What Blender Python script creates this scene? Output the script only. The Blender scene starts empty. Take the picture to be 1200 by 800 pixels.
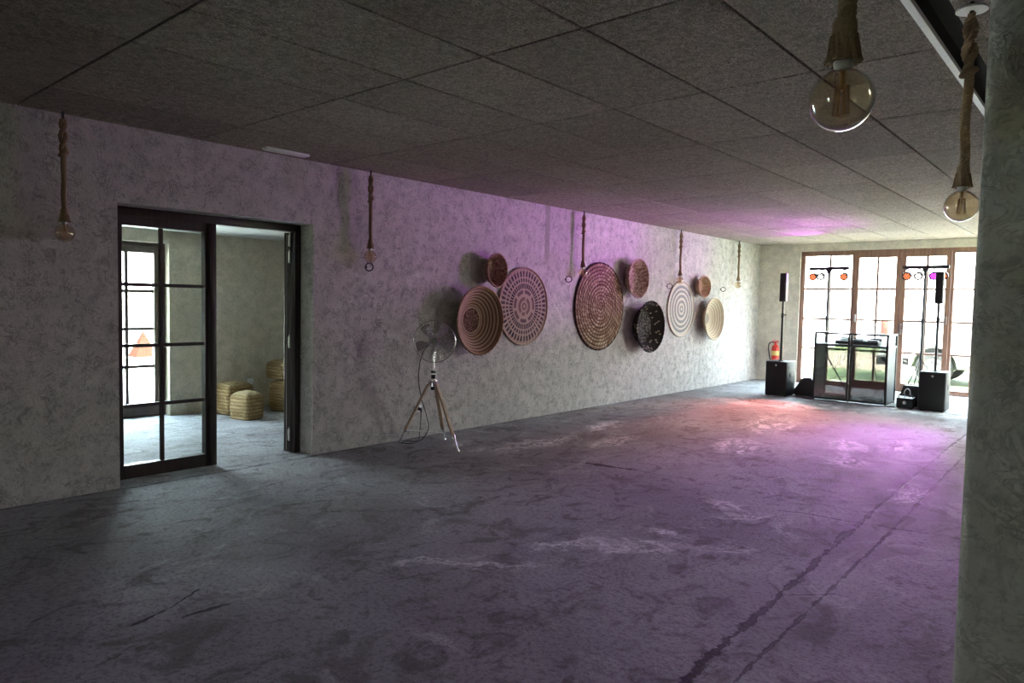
import bpy, bmesh, math, random
from mathutils import Vector, Matrix
PI = math.pi
random.seed(7)
scene = bpy.context.scene
COL = scene.collection

# ------------------------------------------------------------------ helpers
def frame(d):
    d = Vector(d).normalized()
    a = Vector((0, 0, 1)) if abs(d.z) < .95 else Vector((1, 0, 0))
    u = d.cross(a).normalized()
    return u, d.cross(u).normalized(), d

class MB:
    def __init__(s): s.bm = bmesh.new()
    def box(s, lo, hi, bev=0, M=None, seg=2):
        t = bmesh.new()
        lo, hi = Vector(lo), Vector(hi)
        bmesh.ops.create_cube(t, size=1)
        for v in t.verts:
            v.co = Vector((lo[i] + (v.co[i] + .5) * (hi[i] - lo[i]) for i in range(3)))
        if bev: bmesh.ops.bevel(t, geom=t.edges[:], offset=bev, segments=seg, profile=.5, affect='EDGES')
        return s.add(t, M)
    def add(s, t, M=None):
        if M is not None: bmesh.ops.transform(t, matrix=M, verts=t.verts)
        m = bpy.data.meshes.new('tmp'); t.to_mesh(m); t.free(); s.bm.from_mesh(m); bpy.data.meshes.remove(m)
        return s
    def cyl(s, p0, p1, r0, r1=None, seg=16, cap=True):
        r1 = r0 if r1 is None else r1
        return s.tube([p0, p1], [r0, r1], seg, cap=cap)
    def tube(s, pts, r, seg=8, closed=False, cap=True):
        pts = [Vector(p) for p in pts]; n = len(pts)
        rs = r if isinstance(r, (list, tuple)) else [r] * n
        rings = []; u = None
        for i, p in enumerate(pts):
            if closed: d = pts[(i + 1) % n] - pts[i - 1]
            else: d = pts[min(i + 1, n - 1)] - pts[max(i - 1, 0)]
            d.normalize()
            if u is None: u, v, _ = frame(d)
            else:
                u = (u - d * u.dot(d)).normalized(); v = d.cross(u)
            rings.append([s.bm.verts.new(p + (u * math.cos(2*PI*k/seg) + v * math.sin(2*PI*k/seg)) * rs[i]) for k in range(seg)])
        m = n if closed else n - 1
        for i in range(m):
            a, b = rings[i], rings[(i + 1) % n]
            for k in range(seg):
                s.bm.faces.new((a[k], a[(k+1) % seg], b[(k+1) % seg], b[k]))
        if cap and not closed:
            s.bm.faces.new(rings[0][::-1]); s.bm.faces.new(rings[-1])
        return s
    def lathe(s, prof, seg=32, M=None):
        t = bmesh.new(); rings = []
        for r, z in prof:
            if r < 1e-6: rings.append([t.verts.new((0, 0, z))])
            else: rings.append([t.verts.new((r*math.cos(2*PI*k/seg), r*math.sin(2*PI*k/seg), z)) for k in range(seg)])
        for a, b in zip(rings, rings[1:]):
            for k in range(seg):
                q = [a[k % len(a)], a[(k+1) % len(a)], b[(k+1) % len(b)], b[k % len(b)]]
                q = list(dict.fromkeys(q))
                if len(q) > 2: t.faces.new(q)
        bmesh.ops.recalc_face_normals(t, faces=t.faces)
        return s.add(t, M)
    def prism(s, poly, y0, y1, bev=0, M=None):          # polygon in x,z extruded along y
        t = bmesh.new()
        f = t.faces.new([t.verts.new((x, y0, z)) for x, z in poly])
        g = bmesh.ops.extrude_face_region(t, geom=[f])
        for e in g['geom']:
            if isinstance(e, bmesh.types.BMVert): e.co.y = y1
        bmesh.ops.recalc_face_normals(t, faces=t.faces)
        if bev: bmesh.ops.bevel(t, geom=t.edges[:], offset=bev, segments=2, profile=.5, affect='EDGES')
        return s.add(t, M)
    def build(s, name, m, parent=None, smooth=True, recalc=True):
        if recalc: bmesh.ops.recalc_face_normals(s.bm, faces=s.bm.faces)
        me = bpy.data.meshes.new(name); s.bm.to_mesh(me); s.bm.free()
        if smooth:
            me.polygons.foreach_set('use_smooth', [True] * len(me.polygons))
            try: me.set_sharp_from_angle(angle=math.radians(38))
            except Exception: pass
        me.materials.append(m)
        o = bpy.data.objects.new(name, me); COL.objects.link(o)
        if parent: o.parent = parent
        return o

def tag(o, label, cat, group=None, kind=None):
    o['label'] = label; o['category'] = cat
    if group: o['group'] = group
    if kind: o['kind'] = kind
    return o
def thing(name, label, cat, loc=(0, 0, 0), rz=0, group=None):
    o = bpy.data.objects.new(name, None); COL.objects.link(o)
    o.empty_display_size = .1
    o.location = loc; o.rotation_euler = (0, 0, rz)
    return tag(o, label, cat, group)
def struct(o):
    o['kind'] = 'structure'; return o
def dup(root, loc, rz=None, label=None):
    r = root.copy(); COL.objects.link(r); r.location = loc
    if rz is not None: r.rotation_euler = (0, 0, rz)
    if label: r['label'] = label
    for ch in root.children:
        c = ch.copy(); COL.objects.link(c); c.parent = r
        for g in ch.children:
            d = g.copy(); COL.objects.link(d); d.parent = c
    return r

# ------------------------------------------------------------------ node helper
class NT:
    def __init__(s, name):
        s.m = bpy.data.materials.new(name); s.m.use_nodes = True
        s.t = s.m.node_tree; s.t.nodes.clear()
        s.out = s.t.nodes.new('ShaderNodeOutputMaterial')
        s._pos = None
    def n(s, typ, **kw):
        nd = s.t.nodes.new('ShaderNode' + typ)
        for k, v in kw.items(): setattr(nd, k, v)
        return nd
    def put(s, sock, v):
        if isinstance(v, bpy.types.NodeSocket): s.t.links.new(v, sock)
        elif isinstance(v, (tuple, list)) and len(v) == 3 and sock.type == 'RGBA': sock.default_value = (*v, 1)
        else: sock.default_value = v
    def pos(s):
        if s._pos is None: s._pos = s.n('NewGeometry').outputs['Position']
        return s._pos
    def obj(s): return s.n('TexCoord').outputs['Object']
    def math(s, op, a, b=0.0, c=None, clamp=False):
        nd = s.n('Math', operation=op, use_clamp=clamp)
        s.put(nd.inputs[0], a); s.put(nd.inputs[1], b)
        if c is not None: s.put(nd.inputs[2], c)
        return nd.outputs[0]
    def sep(s, v):
        nd = s.n('SeparateXYZ'); s.put(nd.inputs[0], v); return nd.outputs
    def comb(s, x, y, z):
        nd = s.n('CombineXYZ')
        for i, v in enumerate((x, y, z)): s.put(nd.inputs[i], v)
        return nd.outputs[0]
    def vmul(s, v, k):
        nd = s.n('VectorMath', operation='MULTIPLY'); s.put(nd.inputs[0], v); nd.inputs[1].default_value = k; return nd.outputs[0]
    def vadd(s, a, b):
        nd = s.n('VectorMath', operation='ADD'); s.put(nd.inputs[0], a); s.put(nd.inputs[1], b); return nd.outputs[0]
    def noise(s, vec, scale, detail=4, rough=.5, dist=0.0, col=False):
        nd = s.n('TexNoise'); s.put(nd.inputs['Vector'], vec)
        nd.inputs['Scale'].default_value = scale; nd.inputs['Detail'].default_value = detail
        nd.inputs['Roughness'].default_value = rough; nd.inputs['Distortion'].default_value = dist
        return nd.outputs['Color' if col else 'Fac']
    def ramp(s, f, stops):
        nd = s.n('ValToRGB'); s.put(nd.inputs[0], f); e = nd.color_ramp.elements
        while len(e) < len(stops): e.new(.5)
        for el, (p, c) in zip(e, stops):
            el.position = p; el.color = (c, c, c, 1) if isinstance(c, (int, float)) else (*c, 1)
        return nd.outputs[0]
    def smooth(s, f, a, b):
        nd = s.n('MapRange', interpolation_type='SMOOTHSTEP'); s.put(nd.inputs[0], f)
        nd.inputs[1].default_value = a; nd.inputs[2].default_value = b
        nd.inputs[3].default_value = 0; nd.inputs[4].default_value = 1
        return nd.outputs[0]
    def mix(s, f, a, b, mode='MIX'):
        nd = s.n('Mix', data_type='RGBA', blend_type=mode)
        s.put(nd.inputs[0], f); s.put(nd.inputs[6], a); s.put(nd.inputs[7], b)
        return nd.outputs[2]
    def bump(s, h, strength=.3, dist=.01):
        nd = s.n('Bump'); nd.inputs['Strength'].default_value = strength; nd.inputs['Distance'].default_value = dist
        s.put(nd.inputs['Height'], h); return nd.outputs[0]
    def bsdf(s, col, rough=.6, metal=0.0, normal=None, **kw):
        nd = s.n('BsdfPrincipled'); s.put(nd.inputs['Base Color'], col)
        s.put(nd.inputs['Roughness'], rough); s.put(nd.inputs['Metallic'], metal)
        if normal is not None: s.put(nd.inputs['Normal'], normal)
        for k, v in kw.items(): s.put(nd.inputs[k], v)
        return nd.outputs[0]
    def done(s, sh): s.t.links.new(sh, s.out.inputs[0]); return s.m

def simple(name, col, rough=.6, metal=0.0, var=.12, scale=30, bump=0.0, **kw):
    t = NT(name)
    f = t.noise(t.obj(), scale, 3)
    c = t.mix(f, tuple(x * (1 - var) for x in col), tuple(min(1, x * (1 + var)) for x in col))
    nm = t.bump(f, bump, .004) if bump else None
    return t.done(t.bsdf(c, rough, metal, nm, **kw))
def emit(name, col, st):
    t = NT(name); nd = t.n('Emission'); nd.inputs[0].default_value = (*col, 1); nd.inputs[1].default_value = st
    return t.done(nd.outputs[0])
def clear(name, tint, refl=1.0, rough=0.0, ior=1.45):
    t = NT(name)
    a = t.n('BsdfTransparent'); a.inputs[0].default_value = (*tint, 1)
    b = t.n('BsdfGlossy'); b.inputs['Roughness'].default_value = rough
    f = t.n('LayerWeight'); f.inputs[0].default_value = .5
    sch = t.math('ADD', .04, t.math('MULTIPLY', t.math('POWER', f.outputs['Facing'], 5), .9))
    mx = t.n('MixShader'); t.put(mx.inputs[0], t.math('MULTIPLY', sch, refl, clamp=True))
    t.t.links.new(a.outputs[0], mx.inputs[1]); t.t.links.new(b.outputs[0], mx.inputs[2])
    return t.done(mx.outputs[0])

# ------------------------------------------------------------------ materials
def mat_plaster(name, base, line=.8):
    t = NT(name); p = t.pos()
    big = t.noise(p, .9, 4, .6)
    mid = t.noise(p, 7, 5, .65)
    fine = t.noise(p, 48, 4, .75)
    warp = t.vadd(p, t.vmul(t.noise(p, 3.2, 2, .5, col=True), (.5, .5, .5)))
    n1 = t.noise(warp, 8.5, 3, .55, 1.5)
    n2 = t.noise(t.vadd(warp, (7.3, 1.1, 4.2)), 17, 3, .55, 1.8)
    l1 = t.math('SUBTRACT', 1, t.smooth(t.math('ABSOLUTE', t.math('SUBTRACT', n1, .5)), .010, .042))
    l2 = t.math('SUBTRACT', 1, t.smooth(t.math('ABSOLUTE', t.math('SUBTRACT', n2, .48)), .015, .075))
    msk = t.smooth(t.noise(p, 9, 4, .7), .42, .60)
    lines = t.math('MULTIPLY', t.math('MAXIMUM', l1, t.math('MULTIPLY', l2, .8)), t.math('ADD', .12, t.math('MULTIPLY', msk, .88)))
    c = t.ramp(big, [(.3, tuple(x * .86 for x in base)), (.5, base), (.72, tuple(x * 1.1 for x in base))])
    c = t.mix(t.smooth(mid, .35, .7), tuple(x*.82 for x in base), c)
    c = t.mix(t.math('MULTIPLY', t.smooth(fine, .5, .68), .6), c, tuple(x * .5 for x in base))
    c = t.mix(t.math('MULTIPLY', lines, line), c, tuple(x * .4 for x in base))
    xyz = t.sep(p)
    if name == 'plaster_wall':
        # patched strip where two wall panels meet, and two old damp stains
        dy = t.math('ABSOLUTE', t.math('SUBTRACT', t.math('ADD', xyz[1], t.math('MULTIPLY', t.noise(p, 9, 2), .05)), 7.08))
        up = t.smooth(xyz[2], 1.95, 2.1)
        nearw = t.math('LESS_THAN', t.math('ABSOLUTE', xyz[0]), .05)
        strip = t.math('MULTIPLY', t.math('MULTIPLY', t.math('SUBTRACT', 1, t.smooth(dy, .035, .06)), up), nearw)
        c = t.mix(t.math('MULTIPLY', strip, .75), c, (.27, .29, .23))
        for (sy, sz, ry, rz) in ((7.1, 1.98, .16, .13), (3.47, 2.5, .16, .2), (4.05, 1.95, .1, .25)):
            e = t.math('ADD', t.math('POWER', t.math('DIVIDE', t.math('SUBTRACT', xyz[1], sy), ry), 2), t.math('POWER', t.math('DIVIDE', t.math('SUBTRACT', xyz[2], sz), rz), 2))
            e = t.math('ADD', e, t.math('MULTIPLY', t.math('SUBTRACT', mid, .5), 1.6))
            s_ = t.math('MULTIPLY', t.math('SUBTRACT', 1, t.smooth(e, .2, 1.1)), nearw)
            c = t.mix(t.math('MULTIPLY', s_, .28), c, (.32, .32, .2))
    h = t.math('SUBTRACT', t.math('ADD', t.math('MULTIPLY', mid, .7), t.math('MULTIPLY', fine, .35)), t.math('MULTIPLY', lines, .55))
    return t.done(t.bsdf(c, .92, 0, t.bump(h, .7, .009), **{'Specular IOR Level': .2}))

def mat_floor():
    t = NT('worn_concrete_floor'); p = t.pos(); xyz = t.sep(p)
    big = t.noise(p, .55, 6, .6, .4)
    st = t.vmul(p, (1.0, .75, 1))
    mid = t.noise(st, 2.6, 7, .68, .8)
    fine = t.noise(p, 38, 5, .75)
    pit = t.noise(p, 75, 2, .5)
    c = t.ramp(big, [(.3, (.215, .205, .21)), (.48, (.32, .318, .332)), (.6, (.40, .402, .42)), (.75, (.50, .502, .52))])
    sw = t.noise(t.vadd(st, (2.1, 5.7, 0)), 4.2, 8, .72, 1.6)
    c = t.mix(t.math('MULTIPLY', t.smooth(sw, .50, .66), .8), c, (.105, .092, .085))
    c = t.mix(t.math('MULTIPLY', t.smooth(mid, .53, .66), .75), c, (.15, .135, .125))
    c = t.mix(t.math('MULTIPLY', t.smooth(t.noise(t.vadd(st, (9, 4, 0)), 1.9, 8, .74, 1.4), .55, .66), .6), c, (.56, .56, .575))
    c = t.mix(t.math('MULTIPLY', t.smooth(fine, .46, .66), .65), c, (.10, .092, .088))
    c = t.mix(t.math('MULTIPLY', t.smooth(pit, .64, .70), .75), c, (.06, .055, .05))
    # white lime blooms
    wv = t.noise(p, 3.0, 6, .7, 1.0); wn = t.noise(p, 11, 5, .7, 1.5)
    bn = t.sep(t.noise(p, 3.4, 5, .62, col=True)); bw1 = t.math('MULTIPLY', t.math('SUBTRACT', bn[0], .5), .42); bw2 = t.math('MULTIPLY', t.math('SUBTRACT', bn[1], .5), .42)
    for (bx, by, rx, ry, a) in ((3.12, 3.38, .30, .09, .85), (3.38, 3.62, .30, .13, .55), (3.68, 3.86, .30, .07, .6), (3.45, 3.95, .12, .07, .3), (3.42, 4.86, .26, .10, -.2), (3.62, 4.68, .2, .07, .75), (1.05, 5.45, .16, .5, .1), (1.12, 5.85, .12, .35, .2),
                                (1.55, 6.25, .14, .45, .1), (1.0, 7.0, .2, .5, .2), (.88, 4.92, .08, .14, .2), (.55, 5.05, .10, .2, .3), (2.6, 7.0, .25, .5, .3), (3.62, 7.15, .22, .4, .2), (3.4, 7.95, .25, .4, .3), (3.8, 8.3, .2, .4, 0), (2.3, 8.6, .3, .7, .2), (1.9, 10.6, 1.2, .5, .2), (3.6, 11.6, .9, .6, 0), (4.35, 6.2, .12, .4, 0), (2.9, 2.75, .5, .06, .7)):
        dx = t.math('ADD', t.math('SUBTRACT', xyz[0], bx), bw1); dy = t.math('ADD', t.math('SUBTRACT', xyz[1], by), bw2)
        ca, sa = math.cos(a), math.sin(a)
        u = t.math('ADD', t.math('MULTIPLY', dx, ca), t.math('MULTIPLY', dy, sa))
        v = t.math('SUBTRACT', t.math('MULTIPLY', dy, ca), t.math('MULTIPLY', dx, sa))
        e = t.math('ADD', t.math('POWER', t.math('DIVIDE', u, rx), 2), t.math('POWER', t.math('DIVIDE', v, ry), 2))
        ln_ = t.noise(t.comb(t.math('MULTIPLY', u, .5/rx), t.math('MULTIPLY', v, .24/ry), bx), 4.5, 4, .72, 1.4)
        k = t.math('MULTIPLY', t.math('SUBTRACT', 1, t.smooth(e, .0, 1.5)), t.smooth(t.math('ADD', t.math('MULTIPLY', ln_, 1.0), t.math('MULTIPLY', wn, .35)), .60, .82))
        c = t.mix(t.math('MULTIPLY', k, .9), c, (.90, .90, .90))
    # cracks / saw cut trench lines
    wob = t.math('MULTIPLY', t.math('SUBTRACT', t.noise(p, 2.2, 6, .7), .5), .17)
    wob2 = t.math('MULTIPLY', t.math('SUBTRACT', t.noise(p, 13, 5, .7), .5), .09)
    wid = t.math('ADD', .15, t.math('MULTIPLY', t.smooth(t.noise(p, 6, 4, .7), .36, .66), 1.1))
    h = t.math('ADD', t.math('MULTIPLY', mid, .6), t.math('MULTIPLY', fine, .5))
    brk = t.smooth(t.noise(p, 3.5, 3, .6), .38, .56)
    cracks = []
    def crack(x0, y0, x1, y1, w, amt, wob_k=1.0, broken=True):
        L = math.hypot(x1-x0, y1-y0); ux, uy = (x1-x0)/L, (y1-y0)/L
        dx = t.math('SUBTRACT', xyz[0], x0); dy = t.math('SUBTRACT', xyz[1], y0)
        al = t.math('ADD', t.math('MULTIPLY', dx, ux), t.math('MULTIPLY', dy, uy))
        ac = t.math('SUBTRACT', t.math('MULTIPLY', dy, ux), t.math('MULTIPLY', dx, uy))
        ac = t.math('ABSOLUTE', t.math('ADD', ac, t.math('MULTIPLY', t.math('ADD', wob, wob2), wob_k)))
        inside = t.math('MULTIPLY', t.math('GREATER_THAN', al, 0), t.math('LESS_THAN', al, L))
        ln = t.math('MULTIPLY', t.math('SUBTRACT', 1, t.smooth(t.math('DIVIDE', ac, wid), w*.4, w)), inside)
        if broken: ln = t.math('MULTIPLY', ln, t.math('ADD', .3, t.math('MULTIPLY', brk, .7)))
        cracks.append(t.math('MULTIPLY', ln, amt))
    crack(4.37, 1.5, 4.26, 5.3, .032, .95, .55, False)
    crack(4.26, 5.3, 4.17, 11.5, .018, .7, .35)
    crack(4.50, 1.5, 4.47, 5.0, .014, .75, .25, False)
    crack(4.47, 5.0, 4.33, 11.5, .014, .6, .25)
    crack(4.36, 3.55, 4.52, 3.72, .012, .8, .2, False)
    crack(3.75, 5.0, 5.2, 5.25, .016, .75, .8)
    crack(1.2, 5.0, 1.95, 5.2, .014, .6, .8)
    crack(1.95, 5.2, 2.42, 5.31, .045, .95, .8, False)
    crack(2.42, 5.31, 4.25, 5.38, .012, .55, .9)
    crack(2.37, 1.20, 2.30, 1.42, .016, .9, .5, False)
    crack(2.30, 1.42, 2.20, 1.58, .012, .9, .5, False)
    crack(2.45, 1.38, 2.47, 1.60, .016, .85, .4, False)
    crack(1.55, 2.75, 2.0, 3.2, .018, .6, 1.2)
    crack(1.2, 2.55, 1.35, 2.95, .02, .7, .8)
    crack(.04, 2.02, .04, 3.7, .03, .7, .5)
    crack(-.12, 2.02, -.1, 3.7, .02, .5, .4)
    crack(.03, 3.7, .03, 13.8, .018, .6, .25)
    crack(.03, -5, .03, 2.0, .018, .6, .25)
    for k in cracks:
        c = t.mix(k, c, (.035, .03, .028)); h = t.math('SUBTRACT', h, t.math('MULTIPLY', k, .8))
    r = t.math('ADD', .55, t.math('MULTIPLY', mid, .4))
    return t.done(t.bsdf(c, r, 0, t.bump(h, .8, .03), **{'Specular IOR Level': .25}))

def mat_ceiling():
    t = NT('wood_wool_panels'); p = t.pos(); xyz = t.sep(p)
    ci = t.math('FLOOR', t.math('DIVIDE', t.math('SUBTRACT', xyz[0], 1.2656 - 6.0), .6))
    cj = t.math('FLOOR', t.math('DIVIDE', t.math('SUBTRACT', xyz[1], .2165 - 12), 1.2))
    wn = t.n('TexWhiteNoise', noise_dimensions='2D'); t.put(wn.inputs['Vector'], t.comb(ci, cj, 0))
    off = t.vmul(wn.outputs['Color'], (11, 7, 5))
    q = t.vadd(p, off)
    n1 = t.noise(t.vmul(q, (1, .55, 1)), 75, 4, .75, 2.0)
    n2 = t.noise(q, 19, 5, .7, .5)
    n3 = t.noise(q, 1.6, 3, .5)
    c = t.ramp(n1, [(.40, (.06, .046, .038)), (.5, (.25, .205, .175)), (.60, (.48, .40, .34))])
    c = t.mix(t.math('MULTIPLY', t.smooth(n2, .45, .7), .8), c, (.11, .088, .074))
    c = t.mix(t.math('MULTIPLY', n3, .4), c, (.34, .30, .25))
    k = t.math('ADD', .80, t.math('MULTIPLY', wn.outputs['Value'], .28))
    c = t.mix(1.0, c, t.comb(k, k, k), 'MULTIPLY')
    return t.done(t.bsdf(c, .95, 0, t.bump(n1, .8, .008), **{'Specular IOR Level': .15}))

def mat_wood(name, c0, c1, rough=.5, scale=6, axis=2):
    t = NT(name); p = t.obj(); s = [1, 1, 1]; s[axis] = .07
    g = t.noise(t.vmul(p, tuple(s)), scale * 6, 5, .6, .4)
    c = t.mix(t.smooth(g, .3, .7), c0, c1)
    return t.done(t.bsdf(c, rough, 0, t.bump(g, .12, .002)))

M = {}
M['wall'] = mat_plaster('plaster_wall', (.58, .55, .525))
M['wall2'] = mat_plaster('plaster_room', (.64, .58, .46), .4)
M['wallend'] = mat_plaster('plaster_cream', (.84, .785, .68), .25)
M['pillar'] = mat_plaster('plaster_pillar', (.66, .65, .60), .6)
M['floor'] = mat_floor()
M['ceil'] = mat_ceiling()
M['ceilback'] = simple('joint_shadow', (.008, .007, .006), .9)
M['white_ceiling'] = simple('white_plaster', (.6, .6, .57), .9)
M['darkwood'] = mat_wood('dark_brown_wood', (.016, .008, .007), (.034, .017, .014), .42)
M['brownwood'] = mat_wood('brown_frame_wood', (.20, .105, .075), (.30, .17, .125), .5)
M['sidewood'] = mat_wood('side_window_wood', (.05, .034, .026), (.08, .055, .043), .5)
M['steel'] = simple('brushed_steel', (.62, .62, .6), .28, 1.0, .08)
M['chrome'] = simple('chrome', (.78, .78, .78), .25, 1.0, .04)
M['black'] = simple('black_plastic', (.012, .012, .013), .55)
M['blackmetal'] = simple('black_metal', (.015, .015, .017), .4, .0)
M['grille'] = simple('black_speaker_grille', (.01, .01, .011), .7, 0, .3, 400, .4)
M['cab'] = simple('black_cabinet_paint', (.018, .019, .02), .5, 0, .2, 200, .2)
M['glass'] = clear('window_glass', (.96, .98, .97), 1.0)
M['acrylic'] = clear('clear_acrylic', (.9, .94, .93), 1.0)
M['smoke'] = clear('smoked_acrylic', (.27, .27, .26), 2.2)
M['amber'] = clear('amber_bulb_glass', (.95, .87, .70), 4.0)
M['filament'] = simple('amber_filament', (.50, .31, .14), .4)
M['white'] = simple('white_plastic', (.72, .72, .70), .5)
M['rope'] = simple('jute_rope', (.27, .18, .105), .95, 0, .4, 150, .6)
M['socket'] = simple('grey_socket', (.45, .44, .42), .4)
M['strip'] = simple('white_aluminium_trim', (.72, .72, .70), .5)
M['slot'] = simple('black_slot_paint', (.004, .004, .004), .9)
M['pine'] = mat_wood('pale_pine', (.40, .29, .19), (.52, .40, .28), .55)
M['iron'] = simple('dark_iron', (.03, .028, .027), .45, .6)
M['red'] = simple('red_enamel', (.55, .03, .02), .35)
M['yellow'] = simple('yellow_label', (.7, .55, .2), .6)
M['graypanel'] = simple('grey_booth_panel', (.10, .115, .125), .5)
M['gear'] = simple('dark_gear', (.03, .022, .03), .45)
M['gearlight'] = simple('grey_gear_face', (.14, .12, .14), .4)
M['cream_wire'] = simple('white_cable', (.7, .7, .7), .5)
M['carwhite'] = simple('white_car_paint', (.75, .76, .77), .3, 0, .02)
M['cardark'] = simple('dark_car_trim', (.06, .062, .066), .5)
M['carglass'] = simple('dark_car_glass', (.05, .06, .07), .1)
M['tyre'] = simple('tyre_rubber', (.014, .013, .012), .9)
M['rim'] = simple('silver_wheel_rim', (.6, .6, .6), .35, .6)
M['orange'] = simple('orange_red_plastic', (.10, .016, .008), .5)
M['terracotta'] = simple('terracotta', (.020, .0085, .0058), .9, **{'Specular IOR Level': 0.0})
M['led_red'] = emit('red_led', (1, .22, .09), .45)
M['led_white'] = emit('white_led', (1, .95, .9), .5)
M['led_purple'] = emit('magenta_led', (.75, .08, 1), .6)

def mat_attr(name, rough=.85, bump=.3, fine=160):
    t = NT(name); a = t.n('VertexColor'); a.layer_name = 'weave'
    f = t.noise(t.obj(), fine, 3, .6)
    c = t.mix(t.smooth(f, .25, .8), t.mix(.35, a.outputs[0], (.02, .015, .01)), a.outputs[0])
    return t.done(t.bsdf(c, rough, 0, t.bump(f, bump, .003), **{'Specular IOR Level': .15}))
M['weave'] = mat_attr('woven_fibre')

# ------------------------------------------------------------------ camera
cam = bpy.data.cameras.new('camera'); co = bpy.data.objects.new('camera', cam); COL.objects.link(co)
F, PITCH, YAW, ROLL = 831.23, -.0552, .7132, .0205
fw = Vector((-math.sin(YAW)*math.cos(PITCH), math.cos(YAW)*math.cos(PITCH), math.sin(PITCH)))
rr = Vector((math.cos(YAW), math.sin(YAW), 0)); uu = rr.cross(fw)
r_ = rr*math.cos(ROLL) + uu*math.sin(ROLL); u_ = uu*math.cos(ROLL) - rr*math.sin(ROLL)
mat = Matrix((r_, u_, -fw)).transposed().to_4x4(); mat.translation = (5.5528, 0, 1.4293)
co.matrix_world = mat
cam.sensor_width = 36; cam.lens = F / 1200 * 36; cam.clip_start = .05; cam.clip_end = 300
scene.camera = co

# ------------------------------------------------------------------ room shell
H = 2.646; YE = 13.9; YB = -5.0; XR = 6.2
mb = MB(); mb.box((-3.6, YB - .3, -.12), (XR + .3, YE + .35, 0)); struct(mb.build('floor', M['floor'], smooth=False))
# left wall with the door opening
DY0, DY1, DZ = 2.03, 3.665, 2.092
mb = MB()
mb.box((-.3, YB - .3, 0), (0, DY0, H + .1)); mb.box((-.3, DY1, 0), (0, YE + .3, H + .1)); mb.box((-.3, DY0, DZ), (0, DY1, H + .1))
struct(mb.build('wall_left', M['wall'], smooth=False))
# end wall round the big window
WX0, WX1, WZ = .785, 4.2, 2.505
mb = MB()
mb.box((0, YE, 0), (WX0, YE + .3, H + .1)); mb.box((WX1, YE, 0), (XR + .3, YE + .3, H + .1)); mb.box((WX0, YE, WZ), (WX1, YE + .3, H + .1))
struct(mb.build('wall_end', M['wallend'], smooth=False))
# wall behind the camera with a window opening, right wall
BX0, BX1, BZ = 1.2, 2.1, 1.9
mb = MB()
mb.box((0, YB - .3, 0), (BX0, YB, H + .1)); mb.box((BX1, YB - .3, 0), (XR + .3, YB, H + .1)); mb.box((BX0, YB - .3, BZ), (BX1, YB, H + .1))
struct(mb.build('wall_back', M['wall2'], smooth=False))
RY0, RY1, RZ = 11.5, 13.6, 2.40
mb = MB(); mb.box((XR, YB, 0), (XR + .3, RY0, H + .1)); mb.box((XR, RY1, 0), (XR + .3, YE, H + .1)); mb.box((XR, RY0, RZ), (XR + .3, RY1, H + .1))
struct(mb.build('wall_right', M['wall2'], smooth=False))
# ceiling panels
mb = MB(); gap = .006
SX0, SX1 = 4.822, 4.955
for i in range(-3, 13):
    for j in range(-5, 13):
        x0, x1 = 1.2656 + .6*i, 1.2656 + .6*(i+1); y0, y1 = .2165 + 1.2*j, .2165 + 1.2*(j+1)
        x0, x1 = max(x0, 0), min(x1, XR); y0, y1 = max(y0, YB), min(y1, YE)
        if x1 - x0 < .02 or y1 - y0 < .02: continue
        spans = [(x0, x1)]
        if x0 < SX1 and x1 > SX0: spans = [(x0, min(x1, SX0)), (max(x0, SX1), x1)]
        for a, b in spans:
            if b - a > .012: mb.box((a + gap, y0 + gap, H), (b - gap, y1 - gap, H + .025), .003, seg=1)
ceil = struct(mb.build('ceiling', M['ceil'], smooth=False))
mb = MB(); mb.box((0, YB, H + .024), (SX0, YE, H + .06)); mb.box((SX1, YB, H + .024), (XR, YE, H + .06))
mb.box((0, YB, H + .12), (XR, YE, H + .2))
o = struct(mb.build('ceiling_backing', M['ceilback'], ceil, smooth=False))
mb = MB(); mb.box((SX0 + .001, YB, H + .02), (SX0 + .012, YE, H + .118)); mb.box((SX1 - .012, YB, H + .02), (SX1 - .001, YE, H + .118))
struct(mb.build('slot_lining', M['slot'], ceil, smooth=False))
mb = MB(); mb.box((SX0 - .002, YB, H - .012), (SX0 + .03, YE, H + .012), .002, seg=1)
struct(mb.build('trim_1', M['strip'], smooth=False))
# pillar
mb = MB(); mb.box((5.272, 2.0, 0), (5.75, 2.5, H), .022, seg=4); struct(mb.build('pillar', M['pillar']))

# side room
SXW = -2.98
mb = MB()
wy0, wy1, wz = 2.35, 3.68, 2.035
mb.box((SXW - .3, .6, 0), (SXW, wy0, 2.5)); mb.box((SXW - .3, wy1, 0), (SXW, 6.6, 2.5)); mb.box((SXW - .3, wy0, wz), (SXW, wy1, 2.5))
struct(mb.build('wall_side_room', M['wall2'], smooth=False))
mb = MB(); mb.box((SXW - .3, .3, 0), (-.3, .6, 2.5)); struct(mb.build('wall_side_left', M['wall2'], smooth=False))
mb = MB(); mb.box((SXW - .3, 6.6, 0), (-.3, 6.9, 2.5)); struct(mb.build('wall_side_right', M['wall2'], smooth=False))
mb = MB(); mb.box((SXW, .6, 2.18), (-.3, 6.6, 2.3)); struct(mb.build('ceiling_side', M['white_ceiling'], smooth=False))

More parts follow.
